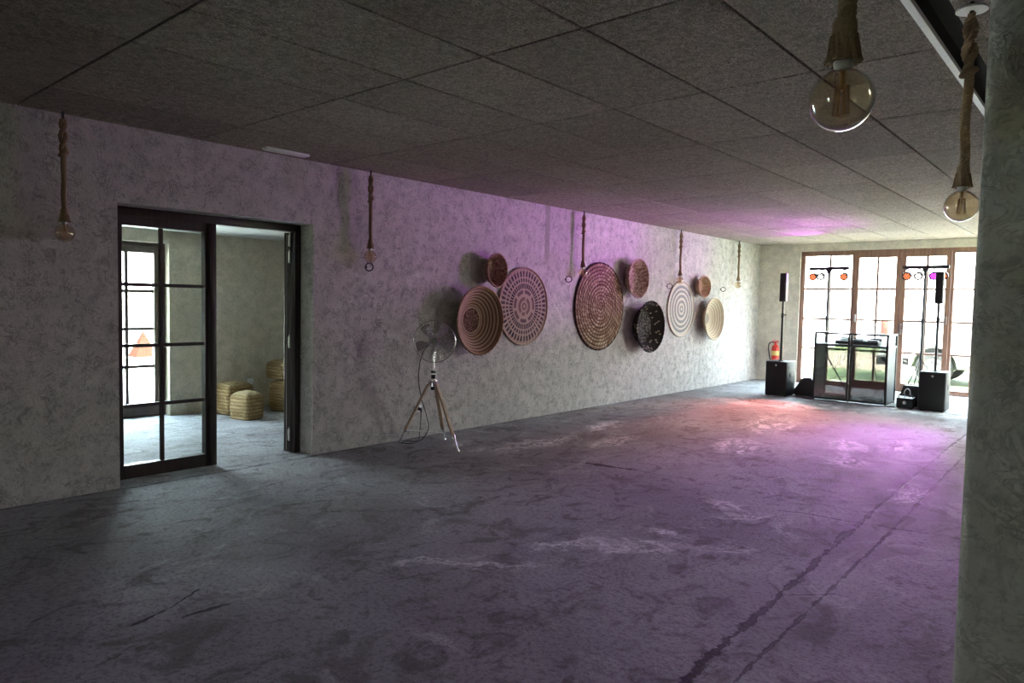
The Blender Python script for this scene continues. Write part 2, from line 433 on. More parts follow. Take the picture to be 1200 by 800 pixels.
# ------------------------------------------------------------------ glazed leaf builder
def leaf(name, axis, a0, a1, z0, z1, d0, d1, stile, top, bottom, nv, rows, m, parent, bar=.036, kind_struct=True):
    """leaf in plane: axis 'x' (runs along x, depth along y) or 'y'."""
    def B(mb, a, b, z, zz, e0=d0, e1=d1, bev=.004):
        if axis == 'x': mb.box((a, e0, z), (b, e1, zz), bev, seg=1)
        else: mb.box((e0, a, z), (e1, b, zz), bev, seg=1)
    mb = MB()
    B(mb, a0, a0 + stile, z0, z1); B(mb, a1 - stile, a1, z0, z1)
    B(mb, a0 + stile - .002, a1 - stile + .002, z1 - top, z1); B(mb, a0 + stile - .002, a1 - stile + .002, z0, z0 + bottom)
    o = mb.build(name, m, parent)
    dm = (d0 + d1) / 2
    g0, g1 = a0 + stile, a1 - stile
    mb = MB()
    for v in nv: B(mb, v - bar/2, v + bar/2, z0 + bottom - .002, z1 - top + .002, dm - .016, dm + .016, .003)
    for z in rows: B(mb, g0 - .002, g1 + .002, z - bar/2, z + bar/2, dm - .0155, dm + .0155, .003)
    gb = mb.build('glazing_bars', m, o)
    mb = MB(); B(mb, g0 - .004, g1 + .004, z0 + bottom - .004, z1 - top + .004, dm - .003, dm + .003, 0)
    gl = mb.build('glass_pane', M['glass'], o, smooth=False)
    return o

# big window at the end: fixed, door, door, fixed
mb = MB()
yf0, yf1 = YE + .03, YE + .11
mb.box((WX0, yf0, .0), (WX0 + .05, yf1, WZ), .004, seg=1); mb.box((WX1 - .05, yf0, 0), (WX1, yf1, WZ), .004, seg=1)
mb.box((WX0, yf0, WZ - .06), (WX1, yf1, WZ), .004, seg=1); mb.box((WX0, yf0 - .01, 0), (WX1, yf1 + .02, .035), .004, seg=1)
win = struct(mb.build('window_1', M['brownwood']))
zr = (.68, 1.238, 1.80)
leaf('fixed_panel', 'x', WX0 + .03, 1.745, .03, WZ - .055, yf0 + .012, yf1 - .01, .045, .035, .05, (1.315,), zr, M['brownwood'], win)
l2 = leaf('door_leaf', 'x', 1.745, 2.505, .03, WZ - .055, yf0 + .002, yf1, .075, .085, .11, (2.13,), zr, M['brownwood'], win)
l3 = leaf('door_leaf', 'x', 2.51, 3.27, .03, WZ - .055, yf0 + .002, yf1, .075, .085, .11, (2.91,), zr, M['brownwood'], win)
leaf('fixed_panel', 'x', 3.275, WX1 - .03, .03, WZ - .055, yf0 + .012, yf1 - .01, .045, .035, .05, (3.62,), zr, M['brownwood'], win)
for xx, ln in ((2.545, .11), (1.79, .0), (3.235, 0)):
    mb = MB()
    if ln:
        mb.box((xx - .015, yf0 - .008, 1.0), (xx + .015, yf0 + .004, 1.2), .003); mb.cyl((xx, yf0 - .03, 1.08), (xx, yf0, 1.08), .009)
        mb.cyl((xx, yf0 - .04, 1.08), (xx + ln, yf0 - .04, 1.08), .009)
        mb.build('door_handle', M['steel'], l3)
    else:
        mb.box((xx - .012, yf0 - .02, 1.20), (xx + .012, yf0 + .004, 1.34), .004)
        mb.build('window_latch', M['steel'], l2 if xx < 2 else l3)

# window behind the camera
mb = MB()
mb.box((BX0, YB - .12, 0), (BX0 + .05, YB - .04, BZ), .004); mb.box((BX1 - .05, YB - .12, 0), (BX1, YB - .04, BZ), .004)
mb.box((BX0, YB - .12, BZ - .06), (BX1, YB - .04, BZ), .004); mb.box((BX0, YB - .12, 0), (BX1, YB - .04, .05), .004)
win2 = struct(mb.build('window_2', M['darkwood']))
leaf('fixed_panel', 'x', BX0 + .04, (BX0+BX1)/2, .04, BZ - .05, YB - .11, YB - .05, .06, .06, .1, (1.45,), (.6, 1.05, 1.4), M['darkwood'], win2)
leaf('fixed_panel', 'x', (BX0+BX1)/2, BX1 - .04, .04, BZ - .05, YB - .11, YB - .05, .06, .06, .1, (1.85,), (.6, 1.05, 1.4), M['darkwood'], win2)

# unseen window added in the right wall to bring daylight to the far end
mb = MB(); xb0, xb1 = XR + .10, XR + .18
for a in (RY0, RY1 - .05): mb.box((xb0, a, 0), (xb1, a + .05, RZ), .004)
mb.box((xb0, RY0, RZ - .06), (xb1, RY1, RZ), .004); mb.box((xb0, RY0, 0), (xb1, RY1, .035), .004)
added_win = struct(mb.build('added_window_4', M['brownwood'])); ym = (RY0 + RY1) / 2
for a, b in ((RY0 + .04, ym), (ym, RY1 - .04)):
    leaf('door_leaf', 'y', a, b, .03, RZ - .055, xb0 + .004, xb1 - .004, .075, .08, .11, ((a+b)/2,), zr, M['brownwood'], added_win)
# side room french window
mb = MB(); xa0, xa1 = SXW - .20, SXW - .12
mb.box((xa0, wy0, 0), (xa1, wy0 + .05, wz), .004); mb.box((xa0, wy1 - .05, 0), (xa1, wy1, wz), .004); mb.box((xa0, wy0, wz - .05), (xa1, wy1, wz), .004)
mb.box((xa0, wy0, 0), (xa1, wy1, .03), .004)
win3 = struct(mb.build('window_3', M['sidewood']))
leaf('door_leaf', 'y', wy0 + .04, 3.0, .02, wz - .04, xa0 + .004, xa1 - .004, .08, .08, .13, (2.68,), (.59, 1.03, 1.47), M['sidewood'], win3)
leaf('door_leaf', 'y', 3.0, wy1 - .04, .02, wz - .04, xa0 + .004, xa1 - .004, .08, .08, .13, (3.262,), (.59, 1.03, 1.47), M['sidewood'], win3)

# ------------------------------------------------------------------ door in the left wall
mb = MB(); fx0, fx1 = -.28, -.195
mb.box((fx0, DY0 + .001, 0), (fx1, DY0 + .03, DZ - .001), .004); mb.box((fx0, DY1 - .06, 0), (fx1, DY1 - .001, DZ - .001), .004)
mb.box((fx0, DY0 + .001, DZ - .065), (fx1, DY1 - .001, DZ - .001), .004)
door = struct(mb.build('door_1', M['darkwood']))
lf = leaf('door_leaf', 'y', DY0 + .022, 2.855, .008, DZ - .06, fx0 + .005, fx1 - .005, .082, .08, .105, (2.432,), (.568, 1.035, 1.506), M['darkwood'], door, bar=.028)
mb = MB(); mb.box((fx1 - .008, 2.80, .012), (fx1 + .012, 2.86, DZ - .065), .004); mb.build('meeting_bead', M['darkwood'], lf)
# open leaf, swung back into the side room: only its hinge edge shows
ol = bpy.data.objects.new('open_door_leaf', None); COL.objects.link(ol); ol.parent = door; ol.location = (-.285, 3.585, 0)
ol.rotation_euler = (0, 0, math.radians(128 - 90))
lo_ = leaf('leaf_frame', 'y', .0, .78, .008, DZ - .07, -.035, .035, .082, .08, .105, (.39,), (.568, 1.035, 1.506), M['darkwood'], ol)
for z in (.16, 1.02, 1.80, 1.95):
    mb = MB()
    mb.cyl((.02, -.008, z - .055), (.02, -.008, z + .055), .009); mb.box((.004, -.006, z - .05), (.02, .0015, z + .05), .001)
    mb.cyl((.02, -.008, z + .055), (.02, -.008, z + .07), .006)
    mb.build('hinge', M['steel'], ol)
mb = MB(); mb.box((-.012, -.002, .02), (-.008, .001, DZ - .08)); mb.build('edge_rail', M['socket'], ol)

# ------------------------------------------------------------------ baskets
def basket(name, label, y, z, ry, rz_, depth, prof, colf, reliefs=.004, nr=46, ns=160, hang=.0, lean=0.0):
    """woven disc or bowl, opening toward +x (the room); ry, rz_ radii."""
    root = thing(name, label, 'basket', (0.0, y, z), 0, 'woven baskets hung on the plaster wall')
    def surf(f, th, side):
        d = prof(f) * depth + .0105
        hgt, col = colf(f, th)
        n = hgt * reliefs if side > 0 else -.010
        if side < 0: n -= .0
        return Vector((d + n, f * ry * math.cos(th), f * rz_ * math.sin(th))), col
    for nm, side in (('woven_face', 1), ('back_shell', -1)):
        bm = bmesh.new(); cl = bm.loops.layers.float_color.new('weave'); cols = {}
        c0, k0 = surf(.001, 0, side); cv = bm.verts.new(c0); cols[cv] = k0
        rings = []
        nR = nr if side > 0 else 12; nS = ns if side > 0 else 64
        for i in range(1, nR + 1):
            ring = []
            for k in range(nS):
                p, c = surf(i / nR, 2*PI*k/nS, side); v = bm.verts.new(p); cols[v] = c; ring.append(v)
            rings.append(ring)
        for k in range(nS): bm.faces.new((cv, rings[0][k], rings[0][(k+1) % nS]))
        for a, b in zip(rings, rings[1:]):
            for k in range(nS): bm.faces.new((a[k], b[k], b[(k+1) % nS], a[(k+1) % nS]))
        for f in bm.faces:
            f.smooth = True
            for l in f.loops: l[cl] = (*cols[l.vert], 1)
        if side < 0: bmesh.ops.reverse_faces(bm, faces=bm.faces[:])
        me = bpy.data.meshes.new(nm); bm.to_mesh(me); bm.free(); me.materials.append(M['weave'])
        ob = bpy.data.objects.new(nm, me); COL.objects.link(ob); ob.parent = root
    # rolled rim
    bm = bmesh.new(); cl = bm.loops.layers.float_color.new('weave')
    n = 120; seg = 8; rr0 = .011; rings = []
    d = max(prof(1) * depth + .0105, .0145)
    for k in range(n):
        th = 2*PI*k/n; rd = rr0 * (1 + .22 * math.sin(th * 36)); u = Vector((0, math.cos(th), math.sin(th)))
        c = Vector((d, ry*math.cos(th), rz_*math.sin(th)))
        rings.append([bm.verts.new(c + u*rd*math.cos(2*PI*j/seg) + Vector((1, 0, 0))*rd*math.sin(2*PI*j/seg)) for j in range(seg)])
    for k in range(n):
        a, b = rings[k], rings[(k+1) % n]
        col = colf(.999, 2*PI*k/n)[1]
        for j in range(seg):
            f = bm.faces.new((a[j], a[(j+1) % seg], b[(j+1) % seg], b[j])); f.smooth = True
            for l in f.loops: l[cl] = (*col, 1)
    bmesh.ops.recalc_face_normals(bm, faces=bm.faces[:])
    me = bpy.data.meshes.new('rim'); bm.to_mesh(me); bm.free(); me.materials.append(M['weave'])
    ob = bpy.data.objects.new('rim', me); COL.objects.link(ob); ob.parent = root
    return root

def lerp(a, b, t): return tuple(x + (y - x) * t for x, y in zip(a, b))
def coil(f, n): return abs(math.sin(PI * f * n))
def hsh(a, b): return (math.sin(a * 127.1 + b * 311.7) * 43758.5453) % 1
def P_flat(f): return .25 * (1 - f*f) if f < 1 else 0
def P_bowl(f):
    b = .42
    return 0 if f < b else ((f - b) / (1 - b)) ** 1.25
def P_deep(f):
    b = .62
    return 0.03 * (f / b) if f < b else .03 + .97 * ((f - b) / (1 - b)) ** 1.15

def c_small_red(f, th):
    k = int(f * 11); s = hsh(k, int(th / (2*PI) * (10 + 5*k)))
    c = lerp((.24, .11, .08), (.62, .43, .34), s)
    if f > .9: c = lerp((.5, .33, .25), (.3, .15, .11), s)
    return coil(f, 11) * .8 + s * .4, c
def c_rings(f, th):
    tan, red, cream = (.40, .235, .145), (.20, .085, .06), (.58, .45, .34)
    s = hsh(int(f*24), int(th*12))
    if f < .36: c = lerp((.10, .045, .04), (.38, .22, .17), .75 * (s > .55))
    else:
        c = lerp(tan, (.46, .29, .19), s)
        for r0 in (.39, .46, .55, .63, .71, .80, .89):
            if abs(f - r0) < .016: c = cream
            elif abs(f - r0 - .032) < .017: c = red
    return coil(f, 23) + s * .25, c
def c_radial(f, th):
    cream, dk = (.47, .36, .275), (.032, .03, .045)
    n = 44
    a = th * n / (2*PI); c = cream; s = hsh(int(f*20), int(a))
    def on_(lo, hi, duty, sub=1):
        return lo < f < hi and (a * sub) % 1 < duty
    if .05 < f < .10 or .15 < f < .24 and hsh(int(a*.5), 3) > .1: c = (.19, .12, .10)
    elif .33 < f < .43 and int(a * .66) % 4 != 3: c = (.13, .085, .085)
    elif on_(.47, .60, .62): c = dk
    elif on_(.635, .73, .58): c = dk
    elif on_(.765, .91, .55): c = dk if f > .79 else (.10, .08, .09)
    elif on_(.91, .97, .2): c = (.30, .18, .13)
    return coil(f, 19) + .2*s, lerp(c, (.42, .30, .22), .25*s)
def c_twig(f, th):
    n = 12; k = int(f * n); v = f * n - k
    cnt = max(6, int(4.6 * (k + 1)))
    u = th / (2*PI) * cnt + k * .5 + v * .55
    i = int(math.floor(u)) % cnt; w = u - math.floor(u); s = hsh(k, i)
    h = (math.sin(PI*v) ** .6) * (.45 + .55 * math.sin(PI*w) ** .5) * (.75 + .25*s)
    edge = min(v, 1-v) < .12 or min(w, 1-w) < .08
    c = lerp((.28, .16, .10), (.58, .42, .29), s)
    if edge: c = (.045, .025, .018)  # gaps between twigs: occlusion shade painted into the weave colour
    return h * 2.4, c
def c_mottle(f, th):
    k = int(f * 15); a = th/(2*PI)*(14+6*k) + k*.37; s = hsh(k, int(a))
    c = lerp((.24, .125, .10), (.66, .52, .43), s)
    return coil(f, 15)*.9 + s*.4, c
def c_dark(f, th):
    k = int(f * 20); a = th/(2*PI)*(10+5*k); s = hsh(k+3, int(a))
    c = lerp((.022, .020, .020), (.23, .215, .20), max(0, s-.25)*1.2) if f < .66 else lerp((.012, .011, .012), (.36, .30, .24), 1.0 if s > .90 else .05)
    return coil(f, 20)*.8 + s*.5, c
def c_blue(f, th):
    cream, bl = (.66, .60, .50), (.17, .21, .235)
    a = th*40/(2*PI); c = cream
    for r0, r1 in ((.06, .13), (.22, .32), (.42, .52), (.60, .70), (.77, .86)):
        if r0 < f < r1 and (a + .5*int(f*22)) % 1 < .72: c = bl
    return coil(f, 22) + .1*hsh(int(f*22), int(a)), c
def c_tan(f, th):
    s = hsh(int(f*10), int(th*9))
    c = lerp((.42, .27, .17), (.60, .43, .28), s)
    return coil(f, 10) + s*.2, c
def c_cream(f, th):
    s = hsh(int(f*24), int(th*14)); c = lerp((.66, .56, .43), (.74, .65, .52), s)
    if f < .26: c = lerp((.30, .26, .22), (.44, .38, .32), s)
    for r0 in (.34, .44, .54, .64, .74, .84, .93):
        if abs(f - r0) < .013: c = (.42, .30, .18)
    return coil(f, 24) + s*.15, c

basket('woven_basket', 'tiny reddish brown bowl basket, leftmost small one, above the ringed bowl', 5.99, 1.788, .165, .185, .12, P_deep, c_small_red, .004, 50, 260)
basket('woven_basket', 'shallow brown bowl with thin cream rings and dark centre, next to the fan', 5.70, 1.221, .365, .375, .15, P_bowl, c_rings, .003, 90, 200)
basket('woven_basket', 'flat cream disc with dark radial dashes in rings, right of the ringed bowl', 6.61, 1.382, .455, .465, .03, P_flat, c_radial, .003, 76, 440)
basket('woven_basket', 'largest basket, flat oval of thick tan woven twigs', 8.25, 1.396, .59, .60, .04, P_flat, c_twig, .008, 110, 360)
basket('woven_basket', 'mottled reddish brown oval bowl above the black basket', 9.04, 1.813, .28, .282, .14, P_deep, c_mottle, .004, 50, 300)
basket('woven_basket', 'deep black basket with speckled rim, right of the largest basket', 9.38, 1.108, .40, .378, .17, P_deep, c_dark, .005, 60, 320)
basket('woven_basket', 'flat cream disc with blue grey concentric dashed rings', 10.63, 1.375, .455, .447, .03, P_flat, c_blue, .003, 70, 400)
basket('woven_basket', 'smallest tan bowl basket, uppermost at right end of the wall display', 11.24, 1.758, .225, .175, .11, P_deep, c_tan, .004)
basket('woven_basket', 'cream bowl with fine tan rings and grey centre, last of the row', 11.58, 1.216, .365, .36, .15, P_bowl, c_cream, .003, 90, 200)

# ------------------------------------------------------------------ wall hooks
def hook(label, y, z):
    r = thing('wall_hook', label, 'hook', (0, y, z), 0, 'metal ring hooks on the plaster wall')
    mb = MB(); mb.cyl((0, 0, 0), (.004, 0, 0), .013); mb.cyl((.004, 0, 0), (.02, 0, 0), .004)
    mb.build('mounting_plate', M['iron'], r)
    mb = MB(); pts = []
    for k in range(28):
        a = 2*PI*k/28
        pts.append((.052 + .037*math.cos(a), .016*math.cos(a), .037*math.sin(a)))
    mb.tube(pts, .0055, 8, closed=True); mb.build('ring', M['iron'], r)
    return r
h0 = hook('dark ring hook on the wall under the pendant bulb nearest the fan', 4.25, 1.738)
dup(h0, (0, 7.46, 1.742), label='dark ring hook on the wall left of the largest twig basket')
dup(h0, (0, 10.15, 1.735), label='dark ring hook on the wall left of the blue ringed disc')
dup(h0, (0, 12.12, 1.738), label='dark ring hook furthest along the wall, past the smallest basket')

# ------------------------------------------------------------------ pendant lamps
def strand_path(path, rad, turns, ph, n):
    """offset strand twisted round a polyline path (list of Vectors)"""
    L = [0]
    for a, b in zip(path, path[1:]): L.append(L[-1] + (b - a).length)
    out = []; u = None
    for i in range(n + 1):
        s = L[-1] * i / n
        j = max(0, min(len(path) - 2, next((k for k in range(len(L) - 1) if L[k+1] >= s), len(L) - 2)))
        t_ = (s - L[j]) / max(1e-6, L[j+1] - L[j]); p = path[j].lerp(path[j+1], t_)
        d = (path[j+1] - path[j]).normalized()
        if u is None: u, v, _ = frame(d)
        u = (u - d*u.dot(d)).normalized(); v = d.cross(u)
        a = 2*PI*turns*i/n + ph
        out.append(p + (u*math.cos(a) + v*math.sin(a)) * rad)
    return out
def pendant(label, loc):
    """origin at the bulb centre; ceiling .80 above"""
    r = thing('pendant_lamp', label, 'lamp', loc, 0, 'knotted rope pendant lamps with globe bulbs')
    top = H - loc[2]
    mb = MB(); mb.cyl((0, 0, top - .055), (0, 0, top), .008, .008, 10); mb.build('cord', M['black'], r)
    # rope with an overhand knot
    path = [Vector((0, 0, .115))]
    for k in range(12): path.append(Vector((.004*math.sin(k*.8), .003*math.cos(k), .13 + .4*k/11)))
    mb = MB()
    for s in range(3):
        mb.tube(strand_path(path, .0098, 11, 2*PI*s/3, 170), .0088, 7)
    mb.build('rope', M['rope'], r)
    mb = MB(); kt = top - .05; kb = .52
    for q_ in range(2):
        kp = []
        for k in range(41):
            t_ = k / 40; a = 2*PI*1.35*t_ + PI*q_; rad = .0165 * (math.sin(PI*min(1, max(0, t_*1.02)))**.35 if 0 < t_ < 1 else .12)
            kp.append(Vector((rad*math.cos(a), rad*math.sin(a), kb + (kt - kb)*t_)))
        for s in range(3): mb.tube(strand_path(kp, .0078, 4.5, 2*PI*s/3, 90), .0078, 6)
    kp = []
    for k in range(25):
        a = 2*PI*k/24*1.0; kp.append(Vector((.021*math.cos(a), .021*math.sin(a), kb + .012 + .014*math.sin(a+.6))))
    for s in range(3): mb.tube(strand_path(kp, .006, 4, 2*PI*s/3, 60), .007, 6)
    mb.build('knot', M['rope'], r)
    mb = MB()
    mb.lathe([(0, .165), (.018, .165), (.023, .155), (.024, .12), (.027, .10), (.031, .082), (.030, .076), (.024, .075), (0, .085)], 24)
    for k in range(14):
        a = 2*PI*k/14; mb.tube([(.024*math.cos(a), .024*math.sin(a), .13), (.031*math.cos(a+.2), .031*math.sin(a+.2), .086), (.035*math.cos(a+.2), .035*math.sin(a+.2), .074)], .003, 5)
    mb.build('rope_cuff', M['rope'], r)
    mb = MB(); mb.lathe([(0, .086), (.017, .086), (.0185, .076), (.017, .064), (.013, .058), (0, .058)], 24); mb.build('bulb_socket', M['socket'], r)
    mb = MB(); pr = [(0.013, .0615)]
    for k in range(1, 21):
        a = .22 + (PI - .22) * k / 20; pr.append((.0625*math.sin(a), .0625*math.cos(a)))
    pr[-1] = (0, -.0625)
    mb.lathe(pr, 40); b = mb.build('glass_bulb', M['amber'], r)
    mb = MB()
    mb.cyl((0, 0, .06), (0, 0, .02), .007, .004, 10)
    for k in range(8):
        a = 2*PI*k/8; c, s = math.cos(a), math.sin(a)
        mb.tube([(.004*c, .004*s, .03), (.012*c, .012*s, .028), (.016*c, .016*s, -.03), (.004*c, .004*s, -.034)], .0016, 5)
    mb.build('filament', M['filament'], b)
    return r
pl = pendant('rope pendant with amber bulb, leftmost one, left of the glazed door', (.085, 1.665, 1.835))
dup(pl, (.085, 4.235, 1.835), label='rope pendant with amber bulb hanging between the glazed door and the fan')
dup(pl, (.085, 7.72, 1.88), label='rope pendant hanging just left of the largest twig basket')
dup(pl, (.085, 10.42, 1.86), label='rope pendant hanging over the blue ringed disc')
dup(pl, (.085, 12.68, 1.835), label='rope pendant furthest from the viewer, at the far end of the basket wall')
dup(pl, (5.095, 1.53, 1.868), label='large rope pendant at top right, closest to the viewer, its ceiling end out of frame')
lb = dup(pl, (5.03, 3.33, 1.862), label='rope pendant with white ceiling rose beside the pillar')
mb = MB(); mb.lathe([(0, .784), (.052, .784), (.056, .779), (.056, .774), (0, .774)], 32); mb.build('ceiling_rose', M['white'], lb)
for o in bpy.data.objects:                       # trim the two lower ones' cords to the ceiling
    if o.name.startswith('pendant_lamp') and o.location.z > 1.84:
        o.location.z = 1.835 if o.location.x > 1 else o.location.z
for o in [x for x in bpy.data.objects if x.name.startswith('pendant_lamp')]:
    o.location.z = 1.835 if o.location.x < 1 else 1.85
    sc = (H - o.location.z) / (H - 1.835)
    o.scale = (1, 1, sc)

# ------------------------------------------------------------------ ceiling fitting
r = thing('emergency_light', 'slim white rectangular fitting on the ceiling above the door', 'light', (.20, 3.27, H + .002))
mb = MB(); mb.box((-.042, -.20, -.022), (.042, .20, 0), .006); mb.build('housing', M['white'], r)
mb = MB(); mb.box((-.032, -.185, -.0245), (.032, .185, -.021), .002); mb.build('diffuser', M['strip'], r)

# ------------------------------------------------------------------ fan on wooden tripod
r = thing('tripod_fan', 'chrome fan on a pale wooden tripod standing by the wall', 'fan', (.41, 4.77, 0))
feet = [Vector((-.33, -.15, 0)), Vector((.37, -.01, 0)), Vector((-.13, .29, 0))]
hub = Vector((0, 0, .62))
for f in feet:
    d = Vector((f.x, f.y, 0)).normalized() * .045; a = hub + d + Vector((0, 0, .0)); e = a.lerp(f, .80)
    mb = MB()
    ax = (e - a).normalized(); side = ax.cross(Vector((0, 0, 1))).normalized(); nn = ax.cross(side)
    t = bmesh.new(); bmesh.ops.create_cube(t, size=1)
    L = (e - a).length
    bmesh.ops.scale(t, vec=(.038, .022, L), verts=t.verts); bmesh.ops.bevel(t, geom=t.edges[:], offset=.004, segments=2, affect='EDGES')
    Mx = Matrix((side, nn, ax)).transposed().to_4x4(); Mx.translation = (a + e) / 2
    mb.add(t, Mx); lg = mb.build('leg', M['pine'], r)
    mb = MB(); mb.cyl(e - ax*.04, f + Vector((0, 0, .006)), .009, .007); mb.cyl(e - ax*.02, e + ax*.012, .017); mb.lathe([(0, .008), (.012, .008), (.015, 0), (0, 0)], 16, Matrix.Translation(f))
    mb.build('metal_foot', M['chrome'], lg)
mb = MB(); mb.cyl((0, 0, .585), (0, 0, .655), .036, .03); mb.lathe([(0, .655), (.042, .65), (.044, .636), (.038, .625), (0, .62)], 24)
for f in feet:
    d = f.normalized(); s = Vector((-d.y, d.x, 0)); c = d*.05 + Vector((0, 0, .615)); mb.cyl(c - s*.024, c + s*.024, .009)
mb.build('tripod_hub', M['chrome'], r)
for za, zb, rd in ((.55, .588, .024), (.662, .70, .022)):
    mb = MB(); mb.cyl((0, 0, za), (0, 0, zb), rd); mb.build('collar', M['black'], r)
mb = MB(); mb.cyl((0, 0, .715), (0, 0, .74), .024); mb.cyl((.01, -.005, .728), (.05, -.03, .728), .01); mb.build('height_clamp', M['black'], r)
mb = MB(); mb.cyl((0, 0, .65), (0, 0, .93), .0115); mb.build('post', M['chrome'], r)
face = Vector((.73, -.68, .06)).normalized(); hc = Vector((.03, -.02, 1.03))
fu, fv, _ = frame(face)
FM = Matrix((fu, fv, face)).transposed().to_4x4(); FM.translation = hc
mb = MB(); mb.lathe([(0, -.13), (.03, -.13), (.055, -.11), (.06, -.07), (.06, -.045), (.035, -.03), (0, -.03)], 28, FM); mb.cyl((0, 0, .91), hc - face*.09, .013); mb.build('motor', M['chrome'], r)
cg = MB(); R0 = .205
for sgn in (1, -1):
    for k in range(1, 11):
        f = k / 10; rad = R0 * f; dz = sgn * (.048 * (1 - f**2.5)) + .0
        cg.tube([FM @ Vector((rad*math.cos(a*PI/24), rad*math.sin(a*PI/24), dz)) for a in range(48)], .0015, 4, closed=True)
    for k in range(36):
        a = 2*PI*k/36; cg.tube([FM @ Vector((R0*f*math.cos(a), R0*f*math.sin(a), sgn*.048*(1 - f**2.5))) for f in (.18, .4, .6, .8, .92, 1)], .0015, 4)
cg.tube([FM @ Vector((R0*math.cos(a*PI/32), R0*math.sin(a*PI/32), 0)) for a in range(64)], .0045, 8, closed=True)
guard = cg.build('guard_cage', M['chrome'], r)
mb = MB(); mb.lathe([(0, .054), (.036, .052), (.04, .046), (.036, .044), (0, .044)], 28, FM); mb.build('centre_badge', M['steel'], guard)
for k in range(5):
    bm = bmesh.new(); grid = []
    for i in range(9):
        row = []
        for j in range(6):
            rad = .035 + (.185 - .035) * i / 8; wdt = .16 + .42 * math.sin(PI * min(1, .15 + .85*i/8 * .75))
            a = 2*PI*k/5 + .3 + (j/5 - .5) * wdt * 1.15
            row.append(bm.verts.new(FM @ Vector((rad*math.cos(a), rad*math.sin(a), (j/5 - .5) * .034 + .006*math.sin(PI*j/5)))))
        grid.append(row)
    for i in range(8):
        for j in range(5): bm.faces.new((grid[i][j], grid[i+1][j], grid[i+1][j+1], grid[i][j+1]))
    bmesh.ops.solidify(bm, geom=bm.faces[:], thickness=.0016)
    mb = MB(); mb.add(bm); mb.build('blade', M['chrome'], r)
mb = MB(); mb.cyl(FM @ Vector((0, 0, -.03)), FM @ Vector((0, 0, .03)), .034, .028, 20); mb.build('rotor_hub', M['steel'], r)
# spreader rod and cable
mb = MB(); mb.tube([(-.255, -.11, .125), (-.115, .262, .075)], .007, 8); mb.tube([(-.115, .262, .075), (-.125, .28, .02)], .007, 8); mb.build('spreader_rod', M['white'], r)
def smooth_path(pts, n=10):
    pts = [Vector(p) for p in pts]; out = []
    P = [pts[0]] + pts + [pts[-1]]
    for i in range(1, len(P) - 2):
        a, b, c, d = P[i-1], P[i], P[i+1], P[i+2]
        for k in range(n):
            t = k / n
            out.append(.5*((2*b) + (c - a)*t + (2*a - 5*b + 4*c - d)*t*t + (3*b - a - 3*c + d)*t**3))
    out.append(pts[-1]); return out
mb = MB(); mb.tube(smooth_path([hc - face*.13, (-.10, -.05, .92), (-.14, -.07, .7), (-.13, -.05, .5), (-.10, .0, .3), (-.08, .02, .16), (-.12, -.02, .05), (-.22, -.04, .008), (-.30, -.06, .007),
    (-.31, -.12, .007), (-.27, -.17, .007), (-.18, -.13, .007), (-.20, -.02, .007), (-.29, .08, .01), (-.345, .14, .1), (-.36, .165, .2), (-.365, .17, .27)]), .0042, 6)
cb = mb.build('power_cable', M['black'], r)
mb = MB(); mb.cyl((-.405, .17, .30), (-.365, .17, .297), .017, .014); mb.cyl((-.37, .17, .297), (-.362, .17, .265), .011, .006); mb.build('plug', M['black'], cb)
def outlet(label, loc, rz):
    o = thing('wall_outlet', label, 'outlet', loc, rz)
    mb = MB(); mb.box((0, -.041, -.041), (.008, .041, .041), .004); mb.lathe([(.02, .0), (.0205, .006), (.018, .0065), (.018, .001), (0, .001)], 24, Matrix.Translation((.007, 0, 0)) @ Matrix.Rotation(PI/2, 4, 'Y'))
    mb.build('cover_plate', M['white'], o); return o
outlet('white wall socket behind the tripod fan with a black plug in it', (0, 4.94, .30), 0)
outlet('white wall socket in the side room behind the straw poufs', (SXW, 4.70, .335), 0)

